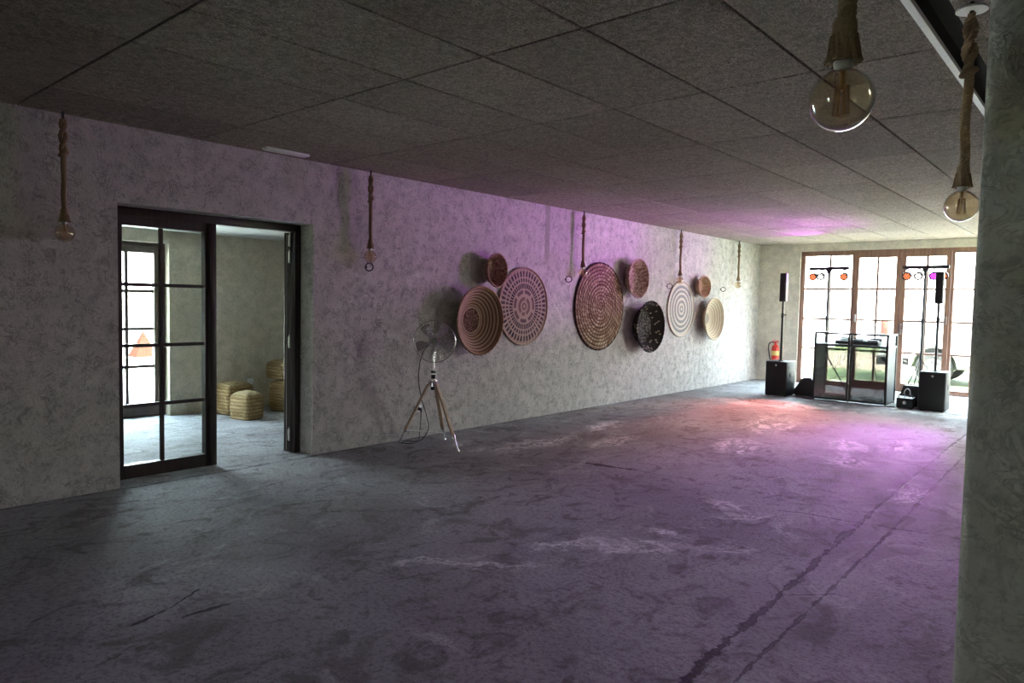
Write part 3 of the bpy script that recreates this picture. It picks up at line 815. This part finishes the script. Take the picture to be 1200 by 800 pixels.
# ------------------------------------------------------------------ straw poufs
def pouf(label, loc, sx, sy, h, rz, seed):
    r = thing('straw_pouf', label, 'pouf', loc, rz, 'woven straw poufs in the side room')
    def pt(a, z, off):
        c, s = math.cos(a), math.sin(a); e = .30
        bul = 1 + .05 * math.sin(PI * z / h)
        x = math.copysign(abs(c)**e, c) * sx/2 * bul; y = math.copysign(abs(s)**e, s) * sy/2 * bul
        k = 1 + off
        return Vector((x*k, y*k, z))
    rows = max(5, int(h / .036)); bm = bmesh.new(); cl = bm.loops.layers.float_color.new('weave')
    n = 112; rings = []; cols = []
    for i in range(rows * 6 + 1):
        z = h * i / (rows*6); row = []; cc = []
        for k in range(n):
            a = 2*PI*k/n; v = (i / 6) % 1; ri = int(i/6)
            u = k / 4 + ri*.5 + v*.6; w = u % 1; s = hsh(ri + seed, int(u))
            off = .022*(math.sin(PI*v)**.6)*(.6 + .4*math.sin(PI*w)); ed = 1 - .06*max(0, (z - h*.90)/(h*.1)) - .04*max(0, (h*.08 - z)/(h*.08))
            p = pt(a, z, off); row.append(bm.verts.new((p.x*ed, p.y*ed, p.z)))
            c = lerp((.27, .18, .075), (.44, .33, .165), s)
            if v < .17 or w < .08: c = lerp(c, (.15, .10, .045), .75)
            cc.append(c)
        rings.append(row); cols.append(cc)
    for i in range(len(rings) - 1):
        for k in range(n):
            f = bm.faces.new((rings[i][k], rings[i][(k+1) % n], rings[i+1][(k+1) % n], rings[i+1][k])); f.smooth = True
            for l, c in zip(f.loops, (cols[i][k], cols[i][(k+1) % n], cols[i+1][(k+1) % n], cols[i+1][k])): l[cl] = (*c, 1)
    bm.faces.new(rings[0][::-1])
    for l in bm.faces[-1].loops if False else []: pass
    me = bpy.data.meshes.new('woven_sides'); bm.to_mesh(me); bm.free(); me.materials.append(M['weave'])
    o = bpy.data.objects.new('woven_sides', me); COL.objects.link(o); o.parent = r
    # top cover with fat plaited ridges
    bm = bmesh.new(); cl = bm.loops.layers.float_color.new('weave'); rings = []; cols = []
    N = 18
    for i in range(N + 1):
        f = 1 - i / N * .985; row = []; cc = []
        for k in range(n):
            p = pt(2*PI*k/n, h, .0); q = (p.x*f*.945, p.y*f*.945); rd = abs(math.sin(q[1]/sy*PI*9 + .8*math.sin(q[0]*14)))
            row.append(bm.verts.new((q[0], q[1], h - .012 + .045*(1 - f**3) + .012*rd*(1 if i else 0))))
            cc.append(lerp((.14, .09, .04), (.46, .37, .21), rd**.7))
        rings.append(row); cols.append(cc)
    for i in range(N):
        for k in range(n):
            f = bm.faces.new((rings[i][k], rings[i][(k+1) % n], rings[i+1][(k+1) % n], rings[i+1][k])); f.smooth = True
            for l, c in zip(f.loops, (cols[i][k], cols[i][(k+1) % n], cols[i+1][(k+1) % n], cols[i+1][k])): l[cl] = (*c, 1)
    bm.faces.new(rings[-1])
    me = bpy.data.meshes.new('plaited_top'); bm.to_mesh(me); bm.free(); me.materials.append(M['weave'])
    o = bpy.data.objects.new('plaited_top', me); COL.objects.link(o); o.parent = r
    return r
pouf('straw pouf behind the small cube one, against the side room wall', (-2.70, 4.33, 0), .34, .36, .35, .12, 1)
pouf('small straw cube pouf in front, near the middle of the side room opening', (-2.22, 4.24, 0), .29, .26, .285, .3, 5)
pouf('lower straw pouf of the stack beside the open door leaf', (-2.45, 4.97, 0), .40, .40, .36, .1, 9)
pouf('upper straw pouf set back on the stack beside the open door leaf', (-2.53, 4.93, .408), .36, .34, .20, .05, 14)

# ------------------------------------------------------------------ column speakers
def speaker(label, loc, rz):
    r = thing('column_speaker', label, 'speaker', loc, rz, 'black column speakers on subwoofers')
    w, d, h = .34, .44, .565
    mb = MB(); mb.box((-w/2, .012, .012), (w/2, d, h), .012)
    for sx in (-1, 1):
        for yy in (.06, d - .06): mb.cyl((sx*(w/2 - .04), yy, 0), (sx*(w/2 - .04), yy, .014), .018)
    sub = mb.build('subwoofer', M['cab'], r)
    mb = MB(); mb.box((-w/2 + .01, .0, .03), (w/2 - .01, .016, h - .012), .005); mb.build('front_grille', M['grille'], sub)
    mb = MB(); mb.lathe([(0, .003), (.014, .003), (.016, 0), (0, 0)], 20, Matrix.Translation((0, -.0005, h - .06)) @ Matrix.Rotation(PI/2, 4, 'X')); mb.build('round_badge', M['steel'], sub)
    mb = MB(); mb.box((w/2 - .001, d*.35, h*.55), (w/2 + .004, d*.65, h*.68), .002); mb.build('side_handle', M['black'], sub)
    mb = MB(); mb.lathe([(.017, 0), (.04, 0), (.035, .014), (.017, .016)], 20, Matrix.Translation((0, d*.5, h - .001)))
    mb.cyl((0, d*.5, h), (0, d*.5, 1.30), .019); mb.cyl((0, d*.5, 1.30), (0, d*.5, 1.53), .017)
    pole = mb.build('pole', M['blackmetal'], r)
    mb = MB(); mb.cyl((0, d*.5, 1.27), (0, d*.5, 1.34), .024); mb.cyl((.02, d*.5, 1.315), (.06, d*.5 - .02, 1.315), .009); mb.build('pole_clamp', M['black'], pole)
    mb = MB(); mb.box((-.05, d*.5 - .055, 1.53), (.05, d*.5 + .06, 1.99), .012, seg=3); c = mb.build('column_cabinet', M['cab'], r)
    mb = MB(); mb.box((-.044, d*.5 - .063, 1.545), (.044, d*.5 - .05, 1.975), .006); mb.build('column_grille', M['grille'], c)
    return r
sp = speaker('black column speaker on its subwoofer, left of the DJ booth', (1.315, 11.42, 0), .03)
dup(sp, (3.515, 11.47, 0), .04, 'black column speaker on its subwoofer, right of the DJ booth')

# ------------------------------------------------------------------ DJ booth
bx0, bx1, by0, by1 = 1.845, 2.91, 11.57, 12.12
r = thing('dj_booth', 'black framed DJ booth with smoked front panels and grey sides', 'booth', ((bx0+bx1)/2, by0, 0))
W = bx1 - bx0; zc = .885; zt = 1.065
mb = MB(); q = .032
for xx in (-W/2, W/2 - q, -q - .003, .003):
    mb.box((xx, 0, .015), (xx + q, q, zt), .002, seg=1)
for z in (.015, zc - q, zt - q): mb.box((-W/2, .001, z), (W/2, q - .001, z + q), .002, seg=1)
for xx in (-W/2, W/2 - q):
    for z in (.015, zc - q, zt - q): mb.box((xx + .001, 0, z), (xx + q - .001, by1 - by0, z + q), .002, seg=1)
    mb.box((xx, by1 - by0 - q, .015), (xx + q, by1 - by0, zt), .002, seg=1)
    for yy in (.03, by1 - by0 - .03): mb.cyl((xx + q/2, yy, 0), (xx + q/2, yy, .02), .012)
mb.cyl((0, .012, 0), (0, .012, .02), .014)
mb.build('frame', M['blackmetal'], r)
for sx in (-1, 1):
    mb = MB(); x = sx * (W/2 - q/2)
    mb.box((x - .004, q, .036), (x + .004, by1 - by0 - q, zc - q)); mb.build('side_panel', M['graypanel'], r)
    mb = MB(); mb.box((x - .003, q, zc), (x + .003, by1 - by0 - q, zt - q)); mb.build('clear_side_screen', M['acrylic'], r)
    mb = MB(); a, b = (-W/2 + q, -q - .003) if sx < 0 else (q + .003, W/2 - q)
    mb.box((a - .002, .008, .034), (b + .002, .013, zc - q + .002)); mb.build('smoked_front_panel', M['smoke'], r)
    mb = MB(); mb.box((a - .002, .008, zc - .002), (b + .002, .012, zt - q + .002)); mb.build('clear_front_screen', M['acrylic'], r)
mb = MB(); mb.box((-W/2 + q, q, zc - q), (W/2 - q, by1 - by0, zc - .003), .002, seg=1); mb.build('shelf', M['black'], r)
for z in (.25, .55, .78):
    mb = MB(); mb.cyl((0, -.004, z - .03), (0, -.004, z + .03), .007); mb.build('hinge', M['iron'], r)

# controller on the booth shelf
r = thing('dj_controller', 'dark DJ controller deck lying on the booth shelf', 'controller', (2.42, 11.86, zc - .003))
mb = MB(); mb.box((-.31, -.14, .006), (.31, .14, .06), .01)
for sx in (-1, 1):
    for sy in (-1, 1): mb.cyl((sx*.26, sy*.11, 0), (sx*.26, sy*.11, .01), .015)
mb.build('body', M['gear'], r)
for sx in (-1, 1):
    mb = MB(); mb.lathe([(0, .082), (.07, .082), (.082, .076), (.085, .058), (0, .058)], 32, Matrix.Translation((sx*.2, .01, 0))); mb.build('jog_wheel', M['gearlight'], r)
mb = MB(); mb.box((-.09, -.12, .058), (.09, .13, .078), .004)
mb.build('mixer_section', M['gearlight'], r)
for i in range(4):
    for j in range(4):
        mb = MB(); mb.cyl((-.06 + .04*i, -.02 + .04*j, .077), (-.06 + .04*i, -.02 + .04*j, .095), .009, .007, 12); mb.build('knob', M['black'], r)
for xa, xb in ((-.30, -.12), (.12, .30)):
    mb = MB(); mb.box((xa, .10, .055), (xb, .145, .105), .006); mb.build('display', M['gear'], r)
# cables on the floor
def cable(label, pts, rad=.006, mat='black', n=10):
    mb = MB(); mb.tube(smooth_path(pts, n), rad, 6); return tag(mb.build('cable', M[mat], None), label, 'cable')
pts = []
for k in range(46):
    a = k * .55; pts.append((2.12 + .17*math.cos(a) + .05*math.sin(k*1.7), 11.85 + .12*math.sin(a) + .03*math.cos(k*2.1), .009 + .0016*k))
cable('black cable coiled on the floor inside the booth, behind the left panel', pts, .007, n=4)
pts = []
for k in range(30):
    a = k * .6; pts.append((2.62 + .13*math.cos(a) + .04*math.sin(k*1.3), 11.88 + .11*math.sin(a), .009 + .0022*k))
pts += [(2.70, 11.9, .2), (2.66, 11.95, .45), (2.6, 12.0, .66), (2.56, 12.05, .84)]
cable('black cable hanging from the booth shelf to the floor, behind the right panel', pts, .006, n=4)
cable('black cable trailing along the floor in front of the booth', [(1.70, 11.55, .007), (1.95, 11.50, .007), (2.2, 11.52, .007), (2.3, 11.46, .007), (2.5, 11.5, .007), (2.75, 11.46, .007), (3.03, 11.58, .007)], .007)

# light stands
def light_stand(label, loc, heads, poff):
    r = thing('light_stand', label, 'light stand', loc, 0, 'stage light stands by the end window')
    mb = MB(); mb.cyl((0, 0, .12), (0, 0, 1.28), .021); mb.cyl((0, 0, 1.25), (0, 0, 2.09), .018); pole = mb.build('pole', M['blackmetal'], r)
    mb = MB(); mb.cyl((0, 0, 1.23), (0, 0, 1.30), .03); mb.cyl((-.01, 0, 1.265), (-.06, -.01, 1.265), .010); mb.build('clamp', M['black'], pole)
    mb = MB(); mb.cyl((0, 0, .62), (0, 0, .68), .026); mb.build('leg_collar', M['black'], pole)
    for k in range(3):
        a = PI/2 + .5 + 2*PI*k/3; c, s = math.cos(a), math.sin(a)
        mb = MB(); mb.cyl((.02*c, .02*s, .64), (.40*c, .40*s, .012), .010); mb.cyl((.02*c, .02*s, .2), (.22*c, .22*s, .30), .006); lg = mb.build('leg', M['blackmetal'], r)
        mb = MB(); mb.lathe([(0, 0), (.018, 0), (.018, .014), (.012, .026), (0, .026)], 14, Matrix.Translation((.40*c, .40*s, 0))); mb.build('rubber_foot', M['black'], lg)
    mb = MB(); mb.box((-.32, -.024, 2.085), (.32, .024, 2.135), .003)
    mb.prism([(-.05, 2.09), (.05, 2.09), (.016, 2.02), (-.016, 2.02)], -.014, .014)
    for x in (-.26, -.15, -.04, .1, .26): mb.cyl((x, 0, 2.06), (x, 0, 2.09), .006, seg=8)
    mb.build('crossbar', M['blackmetal'], r)
    for x, m in heads:
        zl = 1.975; T = Matrix.Translation((x, 0, zl)) @ Matrix.Rotation(PI/2 + .2, 4, 'X')
        mb = MB(); mb.tube([(x - .072, 0, zl), (x - .072, 0, zl + .06), (x - .02, 0, zl + .105), (x + .02, 0, zl + .105), (x + .072, 0, zl + .06), (x + .072, 0, zl)], .006, 6)
        mb.lathe([(0, -.07), (.045, -.07), (.06, -.045), (.066, .05), (.056, .05), (.054, .042), (0, .042)], 16, T)
        hd = mb.build('par_light', M['black'], r)
        mb = MB()
        for k in range(7):
            rad = 0 if k == 6 else .034
            mb.lathe([(0, .052), (.0155, .049), (.0155, .043), (0, .043)], 12, T @ Matrix.Translation((rad*math.cos(k*PI/3), rad*math.sin(k*PI/3), 0)))
        mb.build('led_lens', M[m], hd)
    return r
light_stand('black stage light stand with three small lamps, behind the left half of the booth', (1.70, 12.62, 0), ((-.25, 'led_red'), (-.12, 'led_white'), (.25, 'led_red')), 0)
light_stand('black stage light stand with four small lamps, behind the right speaker', (3.14, 12.62, 0), ((-.25, 'led_red'), (-.09, 'led_white'), (.12, 'led_purple'), (.25, 'led_red')), 0)

# ------------------------------------------------------------------ floor gear
def wedge(label, loc, rz, w=.32):
    r = thing('monitor_wedge', label, 'speaker', loc, rz, 'black floor monitor wedges')
    mb = MB(); mb.prism([(-.17, .012), (.17, .012), (.17, .09), (.03, .30), (-.08, .30), (-.17, .20)], -w/2, w/2, .01)
    for sx in (-1, 1):
        for sy in (-1, 1): mb.cyl((sx*.13, sy*(w/2 - .04), 0), (sx*.13, sy*(w/2 - .04), .014), .014)
    mb.build('cabinet', M['cab'], r)
    d = Vector((-.14, .21)).normalized(); n = Vector((d.y, -d.x))
    p0 = Vector((.165, .098)) ; p1 = Vector((.038, .290))
    nx = Vector((.83, .55)) * .008
    mb = MB(); mb.prism([tuple(p0), tuple(p0 + nx), tuple(p1 + nx), tuple(p1)], -w/2 + .02, w/2 - .02); mb.build('grille', M['grille'], r)
    return r
wedge('black floor monitor wedge between the left speaker and the booth', (1.63, 11.98, 0), PI + .12, .30)
wedge('black floor monitor wedge behind the fog machine, beside the right speaker', (3.20, 12.0, 0), -PI/2 - .2)
r = thing('fog_machine', 'small black fog machine with white hose loop beside the right subwoofer', 'machine', (3.17, 11.50, 0), .08)
mb = MB(); mb.box((-.105, -.01, .012), (.105, .30, .155), .012)
for sx in (-1, 1):
    for yy in (.04, .25): mb.cyl((sx*.08, yy, 0), (sx*.08, yy, .014), .014)
mb.build('housing', M['cab'], r)
mb = MB(); mb.cyl((0, -.03, .09), (0, -.005, .09), .016, .03); mb.build('nozzle', M['steel'], r)
mb = MB(); mb.tube([(-.09, .1, .15), (-.09, .1, .19), (-.07, .1, .2), (.07, .1, .2), (.09, .1, .19), (.09, .1, .15)], .007, 8); mb.build('handle', M['blackmetal'], r)
mb = MB(); mb.tube(smooth_path([(-.01, .18, .15), (-.03, .18, .22), (0, .17, .275), (.04, .17, .26), (.045, .18, .2), (.03, .2, .15)]), .008, 6); mb.build('hose', M['cream_wire'], r)
r = thing('power_adapter', 'tiny black power adapter on the floor right of the left subwoofer', 'adapter', (1.33, 12.15, 0))
mb = MB(); mb.box((-.05, -.03, 0), (.05, .03, .035), .006); mb.build('brick', M['black'], r)
mb = MB(); mb.tube(smooth_path([(-.05, 0, .015), (-.09, .01, .006), (-.13, .05, .006), (-.1, .1, .006)]), .004, 6); mb.build('lead', M['black'], r)

# fire extinguisher on the end wall
r = thing('fire_extinguisher', 'red fire extinguisher hung on the end wall behind the left speaker', 'extinguisher', (.40, YE - .085, .33))
mb = MB(); mb.lathe([(0, 0), (.062, 0), (.07, .015), (.072, .03), (.072, .30), (.062, .345), (.035, .375), (.024, .385), (.024, .40), (0, .40)], 28); mb.build('cylinder', M['red'], r)
mb = MB(); mb.lathe([(.0725, .17), (.0732, .17), (.0732, .26), (.0725, .26)], 28); mb.build('label_band', M['yellow'], r)
mb = MB(); mb.cyl((0, 0, .40), (0, 0, .435), .02); mb.box((-.075, -.012, .43), (.06, .012, .442), .003)
mb.box((-.07, -.01, 0), (.06, .01, .010), .003, Matrix.Translation((0, 0, .452)) @ Matrix.Rotation(.18, 4, 'Y')); mb.cyl((0, -.03, .418), (0, -.018, .418), .016); mb.build('valve_lever', M['red'], r)
mb = MB(); mb.tube(smooth_path([(-.02, 0, .418), (-.08, 0, .425), (-.125, 0, .39), (-.135, 0, .30), (-.12, 0, .2), (-.10, 0, .1), (-.095, 0, .05)]), .011, 8); mb.cyl((-.095, 0, .06), (-.093, 0, .0), .013, .017); mb.build('hose', M['black'], r)
mb = MB(); mb.box((-.03, .074, .2), (.03, .088, .36), .002); mb.build('wall_bracket', M['steel'], r)

# ------------------------------------------------------------------ outside
def mat_ground():
    t = NT('grass_and_track'); p = t.pos(); xyz = t.sep(p)
    g = t.noise(p, 3, 6, .7); f = t.noise(p, 40, 4, .8)
    grass = t.ramp(f, [(.3, (.035, .055, .015)), (.7, (.11, .15, .05))])
    dirt = t.ramp(g, [(.3, (.15, .11, .08)), (.7, (.24, .19, .14))])
    pave = t.ramp(f, [(.3, (.60, .58, .53)), (.7, (.72, .70, .65))])
    w = t.math('MULTIPLY', t.math('SUBTRACT', g, .5), 1.6); y = t.math('ADD', xyz[1], w)
    trk = t.math('MULTIPLY', t.smooth(y, 18.2, 19.0), t.math('SUBTRACT', 1, t.smooth(y, 25.0, 26.5)))
    c = t.mix(trk, grass, dirt)
    pv = t.math('MULTIPLY', t.math('SUBTRACT', 1, t.smooth(y, 15.0, 15.5)), t.math('GREATER_THAN', xyz[1], 14))
    c = t.mix(t.math('MULTIPLY', pv, .85), c, pave)
    side = t.math('LESS_THAN', xyz[0], -3)
    c = t.mix(side, c, pave)
    return t.done(t.bsdf(c, .9, 0, t.bump(f, .6, .03)))
mb = MB(); mb.box((-60, -60, -.3), (60, 90, -.125)); mb.bm.faces.ensure_lookup_table()
struct(mb.build('ground_outside', mat_ground(), smooth=False))
mb = MB(); mb.box((-12, YE + .35, -.125), (12, 60, -.03)); mb.box((-30, -8, -.125), (-3.6, 14.25, -.02)); mb.box((6.55, -8, -.125), (30, 14.25, -.02)); struct(mb.build('terrace_outside', bpy.data.materials['grass_and_track'], smooth=False))

# parked car
cx0, cy0, cz0 = 1.76, 16.0, -.03
r = thing('van', 'white van parked outside the end window, seen side on', 'van', (cx0, cy0, cz0))
prof = [(0.0, .42), (.03, .34), (.55, .34)]
def arch(cx, rad, n=12):
    return [(cx - rad*math.cos(PI*k/n), .34 + rad*math.sin(PI*k/n)) for k in range(n + 1)]
prof = [(0.02, .36), (.52, .34)] + arch(.95, .40) + [(3.15, .34)] + arch(3.60, .40) + [(4.3, .36), (4.36, .5), (4.34, .78), (4.2, .93), (3.25, 1.02), (2.55, 1.62), (2.3, 1.70), (.35, 1.72), (.12, 1.62), (0, 1.0), (-.03, .6)]
mb = MB(); mb.prism(prof, 0, 1.75, .03); body = mb.build('body', M['carwhite'], r)
for wx in (.95, 3.60):
    for yy in (0.02, 1.53):
        mb = MB(); T = Matrix.Translation((wx, yy, .325)) @ Matrix.Rotation(-PI/2, 4, 'X')
        mb.lathe([(.19, .0), (.30, .0), (.325, .025), (.325, .175), (.30, .2), (.19, .2), (.19, 0)], 40, T); wl = mb.build('wheel', M['tyre'], r)
        mb = MB()
        s = 1 if yy < 1 else -1; z0 = .03 if yy < 1 else .17
        mb.lathe([(0, z0), (.06, z0), (.075, z0 + .02*s), (.14, z0 + .03*s), (.17, z0 + .01*s), (.191, z0 - .005*s), (.191, z0 + .06*s), (0, z0 + .06*s)], 36, T); rm = mb.build('rim', M['rim'], wl)
        mb = MB()
        for k in range(6):
            a = k*PI/3 + .2; mb.cyl(T @ Vector((.115*math.cos(a), .115*math.sin(a), z0 + .032*s)), T @ Vector((.115*math.cos(a), .115*math.sin(a), z0 + .01*s)), .022)
        mb.build('rim_hole', M['cardark'], rm)
for pl_ in ([(.22, 1.08), (.30, 1.56), (1.0, 1.60), (1.0, 1.06)], [(1.08, 1.06), (1.08, 1.60), (1.95, 1.60), (1.95, 1.04)]):
    mb = MB(); mb.prism(pl_, -.008, .004); mb.build('side_panel', M['carwhite'], r)
for pl_ in ([(2.03, 1.04), (2.03, 1.60), (2.42, 1.56), (2.95, 1.05)],):
    mb = MB(); mb.prism(pl_, -.006, .004); mb.build('side_window', M['carglass'], r)
mb = MB(); mb.box((.3, .28, .30), (4.05, 1.5, .85), .02); mb.build('underbody', M['cardark'], r)
mb = MB(); mb.box((1.4, -.05, .36), (3.1, .01, .42), .01); mb.build('side_step', M['cardark'], r)
mb = MB(); mb.box((-.08, .05, .34), (.52, .0, .50), .01); mb.box((-.08, -.01, .36), (0.0, 1.76, .52), .02); mb.build('rear_bumper', M['cardark'], r)
mb = MB(); mb.box((-.035, -.008, .96), (.12, .12, 1.26), .012); mb.build('tail_light', M['orange'], r)
mb = MB(); mb.tube([(-.02, -.03, .75), (-.015, -.03, 1.3), (.0, -.03, 1.95)], .012, 8); mb.build('antenna', M['black'], r)
mb = MB(); mb.box((1.55, -.03, .90), (1.75, 0.0, .93), .008); mb.build('door_handle', M['cardark'], r)

# terracotta pyramid outside side window
r = thing('garden_pyramid', 'terracotta pyramid shape outside, seen through the left door glass', 'ornament', (-8.0, 5.37, -.02))
mb = MB(); t = bmesh.new()
v = [t.verts.new(p) for p in ((-.2, -.2, .32), (.2, -.2, .32), (.2, .2, .32), (-.2, .2, .32))]; ap = t.verts.new((0, 0, .80))
t.faces.new(v[::-1])
for k in range(4): t.faces.new((v[k], v[(k+1) % 4], ap))
mb.add(t); mb.build('pyramid', M['terracotta'], r, smooth=False)
mb = MB(); mb.box((-.36, -.36, 0), (.36, .36, .32), .02); mb.build('plinth', M['white'], r)

# ------------------------------------------------------------------ light
w = bpy.data.worlds.new('sky'); scene.world = w; w.use_nodes = True
nt = w.node_tree; nt.nodes.clear()
o_ = nt.nodes.new('ShaderNodeOutputWorld'); bg = nt.nodes.new('ShaderNodeBackground')
tc = nt.nodes.new('ShaderNodeTexCoord'); sx = nt.nodes.new('ShaderNodeSeparateXYZ'); rp = nt.nodes.new('ShaderNodeValToRGB')
nt.links.new(tc.outputs['Generated'], sx.inputs[0]); nt.links.new(sx.outputs[2], rp.inputs[0]); nt.links.new(rp.outputs[0], bg.inputs[0]); nt.links.new(bg.outputs[0], o_.inputs[0])
e = rp.color_ramp.elements; e[0].position = 0; e[0].color = (.40, .39, .37, 1); e[1].position = .75; e[1].color = (.66, .88, 1.06, 1)
bg.inputs[1].default_value = 18
def portal(loc, rot, sx_, sy_):
    l = bpy.data.lights.new('daylight_portal', 'AREA'); l.shape = 'RECTANGLE'; l.size = sx_; l.size_y = sy_
    l.cycles.is_portal = True
    o = bpy.data.objects.new('daylight_portal', l); COL.objects.link(o); o.location = loc; o.rotation_euler = rot
portal(((WX0+WX1)/2, YE + .25, WZ/2), (-PI/2, 0, 0), WX1 - WX0, WZ)
portal(((BX0+BX1)/2, YB - .25, BZ/2), (PI/2, 0, 0), BX1 - BX0, BZ)
portal((XR + .25, (RY0+RY1)/2, RZ/2), (0, PI/2, 0), RZ, RY1 - RY0)
portal((SXW - .28, (wy0+wy1)/2, wz/2), (0, -PI/2, 0), wz, wy1 - wy0)

def spot(name, loc, target, col, power, angle, blend=1.0, rad=.04):
    l = bpy.data.lights.new(name, 'SPOT'); l.color = col; l.energy = power; l.spot_size = math.radians(angle); l.spot_blend = blend; l.shadow_soft_size = rad
    o = bpy.data.objects.new(name, l); COL.objects.link(o); o.location = loc
    o.rotation_euler = (Vector(target) - Vector(loc)).to_track_quat('-Z', 'Y').to_euler()
MAG = (.72, .10, 1.0); RED = (1, .12, .08)
sun = bpy.data.lights.new('sun', 'SUN'); sun.energy = 60; sun.angle = .02; sun.color = (1, .95, .86)
so = bpy.data.objects.new('sun', sun); COL.objects.link(so); so.location = (20, 10, 30)
so.rotation_euler = Vector((-.62, .10, -.80)).to_track_quat('-Z', 'Y').to_euler()
spot('par_beam', (1.45, 12.50, 1.98), (1.6, 9.4, 0), RED, 260, 44)
spot('par_beam', (1.95, 12.50, 1.98), (3.5, 9.3, 0), (1, .10, .30), 110, 40)
spot('par_beam', (3.26, 12.50, 1.98), (3.75, 7.2, 0), MAG, 330, 40)
spot('par_beam', (3.05, 12.50, 1.98), (0, 7.7, 2.65), MAG, 285, 36, 1.0, .22)
spot('par_beam', (1.58, 12.50, 2.2), (1.0, 10.6, 2.65), MAG, 50, 110)
spot('par_beam', (3.02, 12.50, 1.98), (1.5, 9.0, 2.66), MAG, 140, 46, 1.0, .1)

scene.view_settings.view_transform = 'Standard'; scene.view_settings.look = 'None'
scene.view_settings.gamma = 1; scene.view_settings.exposure = 1.9; scene.view_settings.use_curve_mapping = False
cy = scene.cycles
cy.max_bounces = 9; cy.diffuse_bounces = 6; cy.use_adaptive_sampling = True; cy.adaptive_threshold = .02; cy.transparent_max_bounces = 20; cy.caustics_reflective = False; cy.caustics_refractive = False
cy.sample_clamp_indirect = 8
